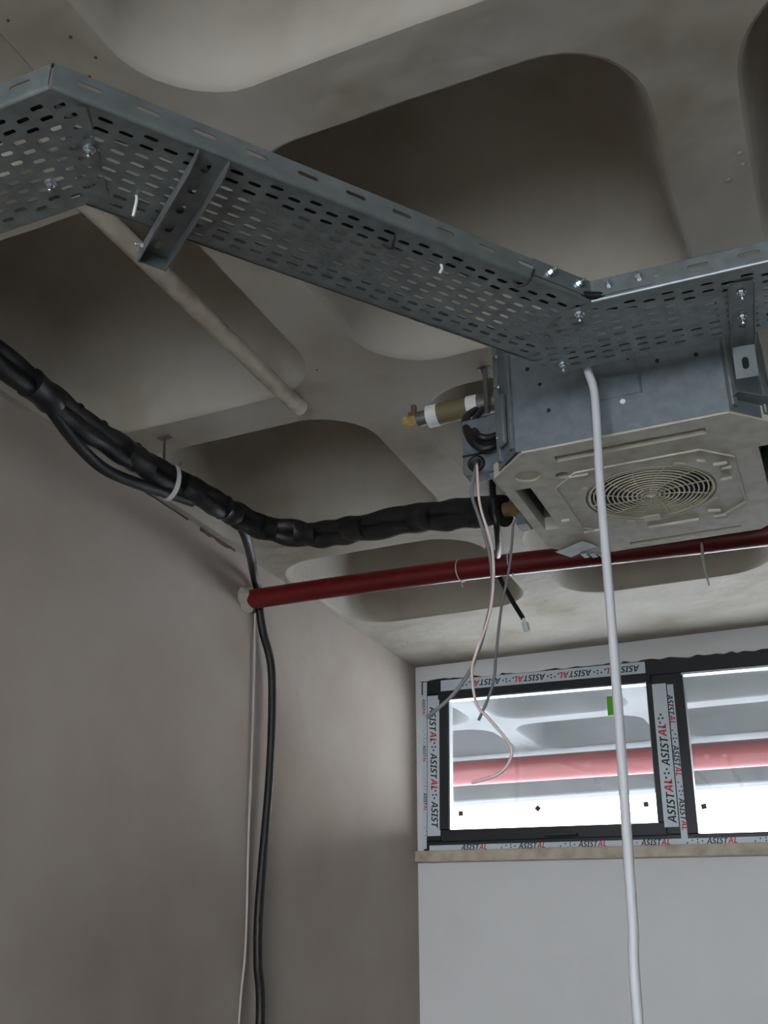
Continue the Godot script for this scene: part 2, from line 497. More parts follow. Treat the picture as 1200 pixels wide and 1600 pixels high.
func build_window() -> void:
	font = SystemFont.new()
	font.font_names = PackedStringArray(["Droid Sans"])
	font.font_weight = 700
	var wb := structure("wall_back", "white plastered wall below and around the high window", "wall")
	var x0 := -1.985
	var x1 := 0.66
	var y0 := 0.53
	var y1 := 1.415
	var st := begin()
	var z0 := WALL_B - 0.2
	for poly in [
			[Vector2(WALL_L - 0.05, FLOOR), Vector2(WALL_R + 0.05, FLOOR), Vector2(WALL_R + 0.05, wy(WALL_R, y0)), Vector2(WALL_L - 0.05, wy(WALL_L, y0))],
			[Vector2(WALL_L - 0.05, wy(WALL_L, y1)), Vector2(WALL_R + 0.05, wy(WALL_R, y1)), Vector2(WALL_R + 0.05, CEIL), Vector2(WALL_L - 0.05, CEIL)],
			[Vector2(WALL_L - 0.05, wy(WALL_L, y0)), Vector2(x0 + 0.004, wy(x0, y0)), Vector2(x0 + 0.004, wy(x0, y1)), Vector2(WALL_L - 0.05, wy(WALL_L, y1))],
			[Vector2(x1, wy(x1, y0)), Vector2(WALL_R + 0.05, wy(WALL_R, y0)), Vector2(WALL_R + 0.05, wy(WALL_R, y1)), Vector2(x1, wy(x1, y1))]]:
		prism(st, PackedVector2Array(poly), Vector3(0, 0, z0), Vector3.RIGHT, Vector3.UP, Vector3(0, 0, 0.2))
	mesh_node("wall_face", done(st), M.wall_white, wb)
	# ragged plaster left round the frame
	var rng := RandomNumberGenerator.new()
	rng.seed = 8
	var edge := PackedVector2Array([Vector2(-1.99, wy(-1.99, 1.45))])
	var x := -1.99
	while x < 0.7:
		edge.append(Vector2(x, wy(x, 1.408 + rng.randf_range(-0.008, 0.006))))
		x += rng.randf_range(0.015, 0.05)
	edge.append(Vector2(0.7, wy(0.7, 1.45)))
	st = begin()
	prism(st, edge, Vector3(0, 0, WALL_B - 0.002), Vector3.RIGHT, Vector3.UP, Vector3(0, 0, 0.018))
	mesh_node("plaster_edge", done(st), M.wall_white, wb)

	var w := structure("window_1", "dark aluminium window with printed protective film under the ceiling", "window")
	var zf := WALL_B + 0.006
	var zb := WALL_B - 0.06
	bar("frame_rail", w, x0, x1, 1.333, y1 + 0.004, zb, zf, M.anthracite)
	bar("frame_rail", w, x0, x1, 0.548, 0.595, zb, zf, M.anthracite)
	bar("frame_stile", w, x0, -1.885, 0.595, 1.333, zb, zf, M.anthracite)
	bar("frame_stile", w, -0.80, -0.652, 0.595, 1.333, zb, zf, M.anthracite)
	bar("frame_stile", w, 0.56, x1, 0.595, 1.333, zb, zf, M.anthracite)
	# opening sash on the left
	var zs := WALL_B + 0.016
	bar("sash_rail", w, -1.89, -0.794, 1.300, 1.338, zb + 0.01, zs, M.anthracite)
	bar("sash_rail", w, -1.89, -0.794, 0.590, 0.647, zb + 0.01, zs, M.anthracite)
	bar("sash_stile", w, -1.89, -1.84, 0.647, 1.300, zb + 0.01, zs, M.anthracite)
	bar("sash_stile", w, -0.825, -0.794, 0.647, 1.300, zb + 0.01, zs, M.anthracite)
	bar("glazing_bead", w, -1.84, -0.825, 1.295, 1.300, zb + 0.02, zf, M.bead, 0.001)
	bar("glazing_bead", w, -1.84, -1.8365, 0.647, 1.295, zb + 0.02, zf, M.bead, 0.001)
	bar("glazing_bead", w, -0.652, 0.56, 1.322, 1.333, zb + 0.02, zf, M.bead, 0.001)
	bar("pane", w, -1.842, -0.82, 0.64, 1.30, WALL_B - 0.032, WALL_B - 0.026, M.glass, 0.0)
	bar("pane", w, -0.655, 0.565, 0.59, 1.335, WALL_B - 0.032, WALL_B - 0.026, M.glass, 0.0)
	# latch handle on the bottom rail
	var hd := bar("handle", w, -1.36, -1.20, 0.598, 0.612, zs, zs + 0.022, M.anthracite, 0.004)
	bar("handle_plate", hd, -1.33, -1.23, 0.594, 0.616, zs, zs + 0.006, M.anthracite, 0.002)
	# stickers on the glass
	var zg := WALL_B - 0.0258
	var gs := bar("green_sticker", w, -1.022, -0.965, 1.16, 1.255, zg, zg + 0.001, M.green, 0.0)
	gs.set_meta("label", "bright green sticker on the glass")
	for p in [[-1.797, 0.735, 0.0], [-1.401, 0.737, 0.78], [-0.883, 0.725, 0.1], [-0.625, 0.70, 0.1]]:
		var so := begin()
		box(so, Vector3(p[0], p[1], zg), Vector3(0.024, 0.024, 0.001), 0.0, Basis(Vector3.BACK, p[2]))
		mesh_node("square_mark", done(so), M.sticker, w)
	# printed film
	var zt := zf + 0.0005
	film(w, -1.875, -0.815, 1.345, 1.402, zt, PI, 0.030, 0.235, 0.03)
	film(w, -1.958, -1.888, 0.62, 1.325, zt, -PI / 2, 0.034, 0.24, 0.06)
	film(w, -1.984, -1.961, 0.56, 1.40, zt, -PI / 2, 0.016, 0.24, 0.09)
	film(w, -0.797, -0.732, 0.625, 1.285, zs + 0.0005, PI / 2, 0.036, 0.255, 0.02)
	film(w, -0.729, -0.70, 0.575, 1.28, zt, -PI / 2, 0.026, 0.24, 0.05)
	film(w, -1.955, 0.60, 0.549, 0.575, zt, 0.0, 0.024, 0.29, 0.17)
	var sill := structure("trim_1", "cream stone window sill", "sill")
	bar("sill_slab", sill, -2.02, 0.72, 0.494, 0.547, WALL_B - 0.04, WALL_B + 0.045, M.sill, 0.004)

# ------------------------------------------------------------------ cable tray
const TY := 1.1        # underside of the tray
const TW := 0.203
const PITCH := 0.067
const ROW := 0.0103
const SL := 0.022
const SW := 0.0076

func half_slot(side: float, p: float, r: float, l: float, w: float) -> PackedVector2Array:
	# half of a cell with half of a slot cut from it; side is -1 or 1
	var out := PackedVector2Array([Vector2(p / 2, -r / 2), Vector2(p / 2, r / 2), Vector2(0, r / 2), Vector2(0, w / 2)])
	for k in 6:
		var a := PI / 2 - PI * k / 5.0
		out.append(Vector2(l / 2 - w / 2 + cos(a) * w / 2, sin(a) * w / 2))
	out.append(Vector2(0, -w / 2))
	out.append(Vector2(0, -r / 2))
	if side < 0:
		for i in out.size():
			out[i].x = -out[i].x
		out.reverse()
	return out

# thin perforated sheet: o, ex, ey span it, ez is its thickness
func sheet(st: SurfaceTool, o: Vector3, ex: Vector3, ey: Vector3, ez: Vector3, rect: Rect2, clip: PackedVector2Array, rows: Array, pitch: float, cell_h: float, sl: float, sw: float, phase := 0.0) -> void:
	var halves := [half_slot(-1, pitch, cell_h, sl, sw), half_slot(1, pitch, cell_h, sl, sw)]
	var idx := [Geometry2D.triangulate_polygon(halves[0]), Geometry2D.triangulate_polygon(halves[1])]
	var add := func(poly: PackedVector2Array, ids: PackedInt32Array) -> void:
		for i in range(0, ids.size(), 3):
			var a := poly[ids[i]]
			var b := poly[ids[i + 1]]
			var c := poly[ids[i + 2]]
			if (b - a).cross(c - a) < 0:
				var t := b
				b = c
				c = t
			var w := func(p: Vector2) -> Vector3: return o + ex * p.x + ey * p.y
			tri(st, w.call(a) + ez, w.call(b) + ez, w.call(c) + ez)
			tri(st, w.call(a), w.call(c), w.call(b))
	for r in rows.size():
		var v: float = rows[r]
		var u := rect.position.x - pitch + phase + (pitch / 2 if r % 2 else 0.0)
		while u < rect.end.x + pitch:
			for h in 2:
				var poly := PackedVector2Array()
				for p in halves[h]:
					poly.append((p + Vector2(u, v)) * 1000.0)
				var inside := true
				for p in poly:
					if not Geometry2D.is_point_in_polygon(p, clip):
						inside = false
						break
				if inside:
					var q := PackedVector2Array()
					for p in poly:
						q.append(p / 1000.0)
					add.call(q, idx[h])
					for i in range(3, 10):
						var a := q[i] if h else q[q.size() - 1 - i]
						var b := q[i + 1] if h else q[q.size() - 2 - i]
						var wa := o + ex * a.x + ey * a.y
						var wb := o + ex * b.x + ey * b.y
						quad(st, wa, wb, wb + ez, wa + ez)
				else:
					for piece in Geometry2D.intersect_polygons(poly, clip):
						var ids := Geometry2D.triangulate_polygon(piece)
						var q := PackedVector2Array()
						for p in piece:
							q.append(p / 1000.0)
						add.call(q, ids)
			u += pitch
	# plain margins before and after the rows
	for m in [[rect.position.y, rows[0] - cell_h / 2], [rows[-1] + cell_h / 2, rect.end.y]]:
		if m[1] - m[0] < 0.0005:
			continue
		var strip := PackedVector2Array([Vector2(rect.position.x - 1, m[0]) * 1000, Vector2(rect.end.x + 1, m[0]) * 1000, Vector2(rect.end.x + 1, m[1]) * 1000, Vector2(rect.position.x - 1, m[1]) * 1000])
		for piece in Geometry2D.intersect_polygons(strip, clip):
			var ids := Geometry2D.triangulate_polygon(piece)
			var q := PackedVector2Array()
			for p in piece:
				q.append(p / 1000.0)
			add.call(q, ids)

func v3(p: Vector2, y: float) -> Vector3:
	return Vector3(p.x, y, p.y)

var bolt_mesh: ArrayMesh
func bolt(parent: Node3D, at: Vector3, axis: Vector3, scale_by := 1.0) -> void:
	if bolt_mesh == null:
		var st := begin(false)
		lathe(st, Vector3.ZERO, Vector3.BACK, [[0.0, 0.0], [0.0, 0.0095], [0.0015, 0.0095], [0.0015, 0.0]], 16)
		lathe(st, Vector3.ZERO, Vector3.BACK, [[0.0015, 0.0068], [0.0065, 0.0068], [0.0072, 0.006], [0.0072, 0.0]], 6)
		lathe(st, Vector3.ZERO, Vector3.BACK, [[0.007, 0.0035], [0.016, 0.0035], [0.017, 0.003], [0.017, 0.0]], 10)
		bolt_mesh = done(st)
	var o := mesh_node("bolt", bolt_mesh, M.bright_steel, parent, at)
	var z := axis.normalized()
	var x := Vector3.UP.cross(z) if absf(z.y) < 0.9 else Vector3.RIGHT
	x = x.normalized()
	o.basis = Basis(x, z.cross(x), z) * scale_by

func side_rail(parent: Node3D, a: Vector2, b: Vector2, outward: Vector2, phase: float, lap := 0.0) -> void:
	var d := (b - a).normalized()
	var l := a.distance_to(b)
	var st := begin()
	var o := v3(a + outward * 0.005, TY + 0.006)
	var ex := v3(d, 0)
	var en := v3(outward, 0)
	var clip := PackedVector2Array([Vector2(-lap, 0) * 1000, Vector2(l + lap, 0) * 1000, Vector2(l + lap, 0.037) * 1000, Vector2(-lap, 0.037) * 1000])
	sheet(st, o, ex, Vector3.UP, -en * 0.0015, Rect2(0, 0, l, 0.037), clip, [0.0205], 0.085, 0.0165, 0.036, 0.0075, phase)
	# rounded lower edge and the lip curled in at the top
	var prof := []
	for k in 6:
		var t := PI / 2 * k / 5.0
		prof.append(Vector2(-0.001 + 0.006 * sin(t), TY + 0.006 - 0.006 * cos(t)))
	var lip := []
	for k in 6:
		var t := PI * 0.9 * k / 5.0
		lip.append(Vector2(0.005 - 0.0035 + 0.0035 * cos(t), TY + 0.043 + 0.0035 * sin(t)))
	for run in [prof, lip]:
		for k in run.size() - 1:
			var p0: Vector3 = v3(a - d * lap, run[k].y) + en * run[k].x
			var p1: Vector3 = v3(b + d * lap, run[k].y) + en * run[k].x
			var q0: Vector3 = v3(a - d * lap, run[k + 1].y) + en * run[k + 1].x
			var q1: Vector3 = v3(b + d * lap, run[k + 1].y) + en * run[k + 1].x
			face(st, [p0, p1, q1, q0], v3((a + b) / 2, TY + 0.02) - en * 0.1)
	mesh_node("side_rail", done(st), M.galvanised, parent)

func build_tray() -> void:
	var t := thing("cable_tray", "galvanised perforated cable tray zigzagging below the ceiling", "cable tray")
	var v1 := Vector2(-0.838, -0.763)
	var v2 := Vector2(-0.282, -1.548)
	var da := Vector2(1, 0)
	var db := (v2 - v1).normalized()
	var dc := Vector2(1, -0.03).normalized()
	var na := Vector2(0, -1)
	var nb := Vector2(db.y, -db.x)
	var nc := Vector2(dc.y, -dc.x)
	var far := func(p: Vector2, d1: Vector2, n1: Vector2, d2: Vector2, n2: Vector2) -> Vector2:
		return Geometry2D.line_intersects_line(p + n1 * TW, d1, p + n2 * TW, d2)
	var f1: Vector2 = far.call(v1, da, na, db, nb)
	var f2: Vector2 = far.call(v2, db, nb, dc, nc)
	var a0 := Vector2(WALL_L + 0.004, v1.y)
	var c1 := v2 + dc * 1.9
	var rows := []
	for r in 17:
		rows.append(0.0185 + ROW * r)
	# floors of the three lengths, each cut on its own bend and lapped a little under the next
	for s in 3:
		var o2: Vector2 = [v1, v1, v2][s]
		var d: Vector2 = [da, db, dc][s]
		var n: Vector2 = [na, nb, nc][s]
		var pts: Array = [[a0, v1, v1 + db * 0.05, f1 + db * 0.045, Vector2(a0.x, f1.y)],
			[v1, v2, f2, f1],
			[v2 - db * 0.04, v2, c1, c1 + nc * TW, f2, f2 - db * 0.09]][s]
		var clip := PackedVector2Array()
		var lo := 9.0
		var hi := -9.0
		for p in pts:
			var q := Vector2((p - o2).dot(d), (p - o2).dot(n))
			if s != 1:
				q.y = q.y
			clip.append(q * 1000)
			lo = minf(lo, q.x)
			hi = maxf(hi, q.x)
		var st := begin()
		var y := TY + (0.0018 if s == 1 else 0.0)
		sheet(st, v3(o2, y), v3(d, 0), v3(n, 0), Vector3.UP * 0.0014, Rect2(lo, 0.0, hi - lo, TW), clip, rows, PITCH, ROW, SL, SW, [0.0, 0.015, 0.02][s])
		mesh_node("tray_floor", done(st), M.galvanised, t)
	side_rail(t, a0, v1, -na, 0.02)
	side_rail(t, v1, v2, -nb, 0.05)
	side_rail(t, v2, c1, -nc, 0.02)
	side_rail(t, Vector2(a0.x, f1.y), f1, na, 0.02)
	side_rail(t, f1, f2, nb, 0.03)
	side_rail(t, f2, c1 + nc * TW, nc, 0.05)
	# splice plates round the outside of the second bend, with bolts
	for q in [[v2 - db * 0.135, v2 - db * 0.002, -nb], [v2 + dc * 0.002, v2 + dc * 0.115, -nc]]:
		var n3 := v3(q[2], 0)
		var mid: Vector2 = (q[0] + q[1]) / 2
		var d3 := v3((q[1] - q[0]).normalized(), 0)
		box_node("splice_plate", t, v3(mid, TY + 0.0265) + n3 * 0.0068, Vector3(q[0].distance_to(q[1]), 0.036, 0.002), M.galvanised, 0.0006, Basis(d3, Vector3.UP, n3))
		for k in [0.3, 0.78]:
			bolt(t, v3((q[0] as Vector2).lerp(q[1], k), TY + 0.028) + n3 * 0.008, n3, 0.95)
	for p in [Vector2(-0.859, -0.873), Vector2(-0.958, -0.906), Vector2(-0.308, -1.567), Vector2(-0.379, -1.719)]:
		bolt(t, v3(p, TY - 0.0002), Vector3.DOWN, 1.0)
	# cables lying in the tray
	for k in 3:
		var off: float = [0.018, 0.034, 0.05][k]
		var y: float = TY + 0.0125
		var pts := []
		for p in [a0 + na * off, v1 + na * off - da * 0.12, v1 + nb * off + db * 0.1, v1.lerp(v2, 0.35) + nb * (off + 0.004), v1.lerp(v2, 0.7) + nb * (off - 0.003), v2 + nb * off - db * 0.1, v2 + nc * off + dc * 0.1, v2 + nc * off + dc * 0.6, c1 + nc * off]:
			pts.append(v3(p, y))
		var c := thing("tray_cable", ["black cable along the near rail inside the perforated tray", "second black cable from the near rail inside the perforated tray", "third black cable from the near rail inside the perforated tray"][k], "cable", Vector3.ZERO, "black cables lying in the tray")
		tube_node("sheath", c, pts, 0.0078, M.black_cable, 8, 5)
		if k == 0:
			# tie tails poking through the slots
			var e := v1.lerp(v2, 0.585) + nb * 0.02
			tube_node("cable_tie", c, [v3(e, TY + 0.006), v3(e + nb * 0.006, TY - 0.006), v3(e + nb * 0.017 + db * 0.002, TY - 0.012), v3(e + nb * 0.026 - db * 0.008, TY - 0.002)], 0.0022, M.black_cable, 6, 5)
			e = v1.lerp(v2, 0.845) + nb * 0.012
			tube_node("cable_tie", c, [v3(e - db * 0.01 + nb * 0.006, TY + 0.004), v3(e - db * 0.004 + nb * 0.004, TY - 0.008), v3(e + db * 0.008 - nb * 0.01, TY - 0.004), v3(e + db * 0.014 - nb * 0.022, TY + 0.018)], 0.0024, M.black_cable, 6, 5)
	for q in [[0.175, 0.145, "white cable tie tail hanging through the tray beside the left bracket"], [0.695, 0.045, "white cable tie stub under the middle of the tray"]]:
		var e: Vector2 = v1.lerp(v2, q[0]) + nb * q[1]
		var w := thing("cable_tie", q[2], "cable tie")
		var l := 0.034 if q[0] < 0.5 else 0.012
		tube_node("strap", w, [v3(e, TY + 0.004), v3(e + db * 0.002, TY - 0.006), v3(e + db * 0.001 + nb * 0.006, TY - l)], 0.0026, M.white_plastic, 6, 4)
	# supporting channels under the tray
	bracket(v1.lerp(v2, 0.247) + nb * -0.002, nb, 0.268, "dark galvanised U channel crossing under the tray at the left", 0.046, true)
	bracket(Vector2(-0.028, -1.585), Vector2(-0.09, -1).normalized(), 0.21, "galvanised slotted channel bolted under the tray in front of the cassette unit", 0.041, false)

func bracket(at: Vector2, d: Vector2, l: float, label: String, w: float, deep: bool) -> void:
	var t := thing("tray_bracket", label, "bracket", v3(at, TY - 0.0002), "channels carrying the tray")
	var ex := v3(d, 0)
	var ez := Vector3.UP
	var ey := Vector3.UP.cross(ex)
	var st := begin()
	var clip := PackedVector2Array([Vector2(0, -w / 2) * 1000, Vector2(l, -w / 2) * 1000, Vector2(l, w / 2) * 1000, Vector2(0, w / 2) * 1000])
	sheet(st, Vector3.DOWN * 0.0025, ex, ey, ez * 0.002, Rect2(0, -w / 2, l, w), clip, [0.0], 0.052, 0.016, 0.026, 0.0125, 0.03)
	mesh_node("web", done(st), M.galvanised, t)
	for s in [-1, 1]:
		st = begin()
		var fh := 0.024 if deep else 0.012
		# flange tapered to the near end
		prism(st, PackedVector2Array([Vector2(0, 0), Vector2(l, 0), Vector2(l, -fh), Vector2(l * 0.12, -fh), Vector2(0, -fh * 0.4)]), ey * s * w / 2 - Vector3.UP * 0.0025, ex, Vector3.UP, ey * s * 0.002)
		mesh_node("flange", done(st), M.galvanised, t)
	if not deep:
		for u in [0.03, 0.108]:
			bolt(t, ex * u + Vector3.DOWN * 0.003, Vector3.DOWN, 0.9)
		# end bent down towards the room, with its slot
		var dn := (ex * 0.75 + Vector3.DOWN).normalized()
		st = begin()
		var tl := 0.062
		var tc := PackedVector2Array([Vector2(0, -w / 2) * 1000, Vector2(tl, -w / 2) * 1000, Vector2(tl, w / 2) * 1000, Vector2(0, w / 2) * 1000])
		sheet(st, ex * l + Vector3.DOWN * 0.0015, dn, ey, dn.cross(ey) * 0.002, Rect2(0, -w / 2, tl, w), tc, [0.0], 0.062, 0.016, 0.024, 0.0125, 0.034)
		mesh_node("end_tab", done(st), M.galvanised, t)
	else:
		bolt(t, ex * (l - 0.03) + ey * (w / 2 + 0.003) + Vector3.DOWN * 0.015, ey, 0.8)
		box_node("end_plate", t, ex * (l - 0.001) + Vector3.DOWN * 0.014, Vector3(0.002, 0.022, w), M.galvanised, 0.0, Basis(ex, Vector3.UP, ex.cross(Vector3.UP)))

# ------------------------------------------------------------------ cassette unit
func ring_poly(cx: float, cz: float, r: float, n := 48) -> PackedVector2Array:
	var p := PackedVector2Array()
	for i in n:
		p.append(Vector2(cx + cos(TAU * i / n) * r, cz + sin(TAU * i / n) * r))
	return p

func octagon(x0: float, x1: float, z0: float, z1: float, c: float) -> PackedVector2Array:
	return PackedVector2Array([Vector2(x0 + c, z1), Vector2(x1 - c, z1), Vector2(x1, z1 - c), Vector2(x1, z0 + c), Vector2(x1 - c, z0), Vector2(x0 + c, z0), Vector2(x0, z0 + c), Vector2(x0, z1 - c)])

func rect(x0: float, x1: float, z0: float, z1: float) -> PackedVector2Array:
	return PackedVector2Array([Vector2(x0, z0), Vector2(x1, z0), Vector2(x1, z1), Vector2(x0, z1)])

func build_unit() -> void:
	var c := Vector3(-0.305, 1.0, -2.18)
	var t := thing("cassette_air_conditioner", "ceiling cassette air conditioner with round fan grille and bare metal casing", "air conditioner", c)
	# casing
	var st := begin()
	var top := 0.345
	var shell := PackedVector2Array([Vector2(-0.222, 0.314), Vector2(0.212, 0.314), Vector2(0.285, 0.235), Vector2(0.285, -0.235), Vector2(0.212, -0.314), Vector2(-0.212, -0.314), Vector2(-0.282, -0.235), Vector2(-0.282, 0.245)])
	for i in shell.size():
		var p := Vector3(shell[i].x, 0, shell[i].y)
		var q := Vector3(shell[(i + 1) % 8].x, 0, shell[(i + 1) % 8].y)
		for e in [1.0, 0.985]:
			face(st, [p * e + Vector3.UP * 0.004, q * e + Vector3.UP * 0.004, q * e + Vector3.UP * top, p * e + Vector3.UP * top], Vector3(0, 0.15, 0))
		tri(st, p + Vector3.UP * top, q + Vector3.UP * top, Vector3.UP * top)
	var casing := mesh_node("casing", done(st), M.casing, t)
	# cover plate on the near face, with its joints, and small screws
	box_node("cover_plate", casing, Vector3(0.005, 0.20, 0.315), Vector3(0.085, 0.23, 0.002), M.casing, 0.0008)
	box_node("cover_edge", casing, Vector3(0.050, 0.20, 0.3155), Vector3(0.003, 0.232, 0.004), M.galvanised, 0.0006)
	for p in [[-0.16, 0.155], [-0.145, 0.088], [0.088, 0.15], [0.165, 0.145], [0.03, 0.17], [-0.185, 0.20]]:
		st = begin()
		lathe(st, Vector3(p[0], p[1], 0.314), Vector3.BACK, [[0, 0.0045], [0.002, 0.004], [0.0026, 0.0]], 10)
		mesh_node("screw", done(st), M.dark, casing)
	st = begin()
	lathe(st, Vector3(0.01, 0.072, 0.314), Vector3.BACK, [[0, 0.006], [0.002, 0.0055], [0.0026, 0.0]], 12)
	mesh_node("screw", done(st), M.white_plastic, casing)
	# folded corner flanges
	for q in [[-0.232, 0.306, -0.75], [-0.272, 0.262, -0.75], [0.222, 0.307, 0.8], [0.277, 0.25, 0.8]]:
		box_node("corner_flange", casing, Vector3(q[0], 0.17, q[1]), Vector3(0.014, 0.31, 0.010), M.galvanised, 0.002, Basis(Vector3.UP, q[2]))
	box_node("corner_rib", casing, Vector3(-0.256, 0.10, 0.292), Vector3(0.03, 0.12, 0.012), M.galvanised, 0.003, Basis(Vector3.UP, -0.75))
	for y in [0.06, 0.19, 0.27]:
		bolt(casing, Vector3(-0.262, y, 0.284), Vector3(-0.7, 0, 0.7), 0.6)
	# drain pan that forms the underside
	var pan := CSGPolygon3D.new()
	pan.name = "drain_pan"
	pan.polygon = octagon(-0.301, 0.301, -0.312, 0.312, 0.0915)
	pan.depth = 0.034
	pan.material = M.cream
	t.add_child(pan, true)
	pan.transform = Transform3D(Basis(Vector3.RIGHT, Vector3.BACK, Vector3.DOWN), Vector3.ZERO)
	csg_pan_cuts(pan)
	# sheet ducts above the two outlets, open upwards into the casing
	for q in [[-0.277, -0.241], [0.248, 0.286]]:
		st = begin()
		for e in [[q[0] - 0.002, -0.107, q[1] + 0.002, -0.107], [q[1] + 0.002, -0.107, q[1] + 0.002, 0.145], [q[1] + 0.002, 0.145, q[0] - 0.002, 0.145], [q[0] - 0.002, 0.145, q[0] - 0.002, -0.107]]:
			quad(st, Vector3(e[0], 0.03, e[1]), Vector3(e[2], 0.03, e[3]), Vector3(e[2], 0.24, e[3]), Vector3(e[0], 0.24, e[1]))
		mesh_node("outlet_duct", done(st), M.casing, t)
	# raised ribs and clips on the pan
	var clips := [[-0.125, 0.168, 0.045, 0.0], [0.02, -0.183, 0.12, 0.0], [0.13, -0.180, 0.03, 0.0], [0.165, 0.10, 0.03, 0.1], [0.175, 0.075, 0.022, 0.1], [0.168, 0.02, 0.026, 0.0], [0.13, 0.13, 0.02, 0.6], [-0.17, -0.15, 0.045, 0.0], [0.12, -0.145, 0.03, 0.3], [-0.215, -0.06, 0.02, 0.1]]
	for p in clips:
		box_node("pan_clip", t, Vector3(p[0], -0.003, p[1]), Vector3(p[2], 0.008, 0.006), M.cream, 0.0015, Basis(Vector3.UP, p[3]))
	# edge bead of the raised centre
	st = begin()
	var oc := octagon(-0.19, 0.195, -0.185, 0.18, 0.06)
	for i in oc.size():
		var a := Vector3(oc[i].x, -0.001, oc[i].y)
		var b := Vector3(oc[(i + 1) % oc.size()].x, -0.001, oc[(i + 1) % oc.size()].y)
		if i == 4:
			continue
		var d := (b - a).normalized()
		box(st, (a + b) / 2, Vector3(a.distance_to(b), 0.006, 0.005), 0.0015, Basis(d, Vector3.UP, d.cross(Vector3.UP)))
	mesh_node("pan_bead", done(st), M.cream, t)
	# inlet throat, fan and grille
	st = begin(true)
	lathe(st, Vector3(0, 0.0, 0), Vector3.UP, [[0.012, 0.149], [0.004, 0.147], [0.006, 0.143], [0.02, 0.140]], 48)
	mesh_node("inlet_throat", done(st), M.cream, t)
	st = begin(true)
	lathe(st, Vector3.ZERO, Vector3.UP, [[0.02, 0.140], [0.03, 0.138], [0.30, 0.138], [0.30, 0.0]], 48)
	mesh_node("fan_chamber", done(st), M.galvanised, t)
	var fan := Node3D.new()
	fan.name = "fan"
	t.add_child(fan, true)
	st = begin(true)
	lathe(st, Vector3(0, 0.10, 0), Vector3.UP, [[0.0, 0.0], [0.0, 0.03], [0.01, 0.05], [0.05, 0.06]], 24)
	mesh_node("hub", done(st), M.fan_plastic, fan)
	for k in 7:
		var a := TAU * k / 7
		box_node("blade", fan, Vector3(cos(a) * 0.095, 0.15, sin(a) * 0.095), Vector3(0.075, 0.003, 0.055), M.fan_plastic, 0.0, Basis(Vector3.UP, -a) * Basis(Vector3.RIGHT, 0.5))
	var gr := Node3D.new()
	gr.name = "fan_grille"
	t.add_child(gr, true)
	for k in 13:
		st = begin(true)
		var r := 0.010 + k * 0.0107
		torus(st, Vector3(0, 0.004 - 0.006 * (1 - pow(r / 0.14, 2)), 0), Vector3.UP, r, 0.0021 if k < 12 else 0.0042, 48, 6)
		mesh_node("grille_ring", done(st), M.grille, gr)
	for k in 12:
		var a := TAU * k / 12 + 0.1
		var pts := []
		for i in 5:
			var r := 0.012 + 0.126 * i / 4.0
			var b := a + 0.30 * (1 - i / 4.0)
			pts.append(Vector3(cos(b) * r, 0.003 - 0.005 * (1 - pow(r / 0.14, 2)), sin(b) * r))
		tube_node("grille_spoke", gr, pts, 0.0017, M.grille, 5, 3)
	st = begin(true)
	lathe(st, Vector3(0, -0.004, 0), Vector3.UP, [[0, 0], [0, 0.008], [0.004, 0.011], [0.007, 0.011]], 16)
	mesh_node("grille_hub", done(st), M.grille, gr)
	for p in [[0.085, 0.128], [-0.135, 0.085], [-0.075, -0.135], [0.125, -0.085]]:
		box_node("grille_tab", gr, Vector3(p[0], -0.001, p[1]), Vector3(0.026, 0.005, 0.014), M.grille, 0.0015, Basis(Vector3.UP, -atan2(p[1], p[0]) + PI / 2))
	# label holder at the rim facing the window
	box_node("grille_plate", gr, Vector3(-0.02, -0.0045, -0.125), Vector3(0.04, 0.004, 0.03), M.grille, 0.001)
	# galvanised lugs at the corners
	var lug := Node3D.new()
	lug.name = "corner_lug"
	t.add_child(lug, true)
	box_node("lug_plate", lug, Vector3(-0.235, -0.004, -0.245), Vector3(0.095, 0.003, 0.06), M.galvanised, 0.0008, Basis(Vector3.UP, -0.5))
	for k in 3:
		box_node("lug_tooth", lug, Vector3(-0.225 + 0.02 * k, -0.006, -0.292 - 0.008 * k), Vector3(0.014, 0.003, 0.034), M.galvanised, 0.0008, Basis(Vector3.UP, -0.15))
	var lug2 := Node3D.new()
	lug2.name = "corner_lug"
	t.add_child(lug2, true)
	box_node("lug_plate", lug2, Vector3(0.262, 0.036, 0.27), Vector3(0.12, 0.003, 0.05), M.galvanised, 0.0008, Basis(Vector3.UP, 0.7))
	for k in 2:
		box_node("lug_tooth", lug2, Vector3(0.235 + 0.04 * k, 0.04, 0.29 - 0.03 * k), Vector3(0.02, 0.012, 0.006), M.galvanised, 0.0008, Basis(Vector3.UP, 0.7))
	# left flank: hanger ear and control box
	var ear := Node3D.new()
	ear.name = "hanger_ear"
	t.add_child(ear, true)
	box_node("ear_plate", ear, Vector3(-0.362, 0.343, -0.11), Vector3(0.165, 0.004, 0.06), M.galvanised, 0.001)
	box_node("ear_plate", ear, Vector3(-0.285, 0.285, -0.11), Vector3(0.004, 0.12, 0.09), M.galvanised, 0.001)
	box_node("ear_lip", ear, Vector3(-0.443, 0.335, -0.11), Vector3(0.004, 0.02, 0.06), M.galvanised, 0.001)
	box_node("ear_plate", ear, Vector3(-0.34, 0.298, -0.11), Vector3(0.115, 0.004, 0.03), M.galvanised, 0.001)
	box_node("side_panel", t, Vector3(-0.290, 0.15, 0.10), Vector3(0.016, 0.18, 0.16), M.galvanised, 0.003)
	var cb := box_node("control_box", t, Vector3(-0.352, 0.148, 0.094), Vector3(0.112, 0.145, 0.052), M.casing, 0.004)
	st = begin(true)
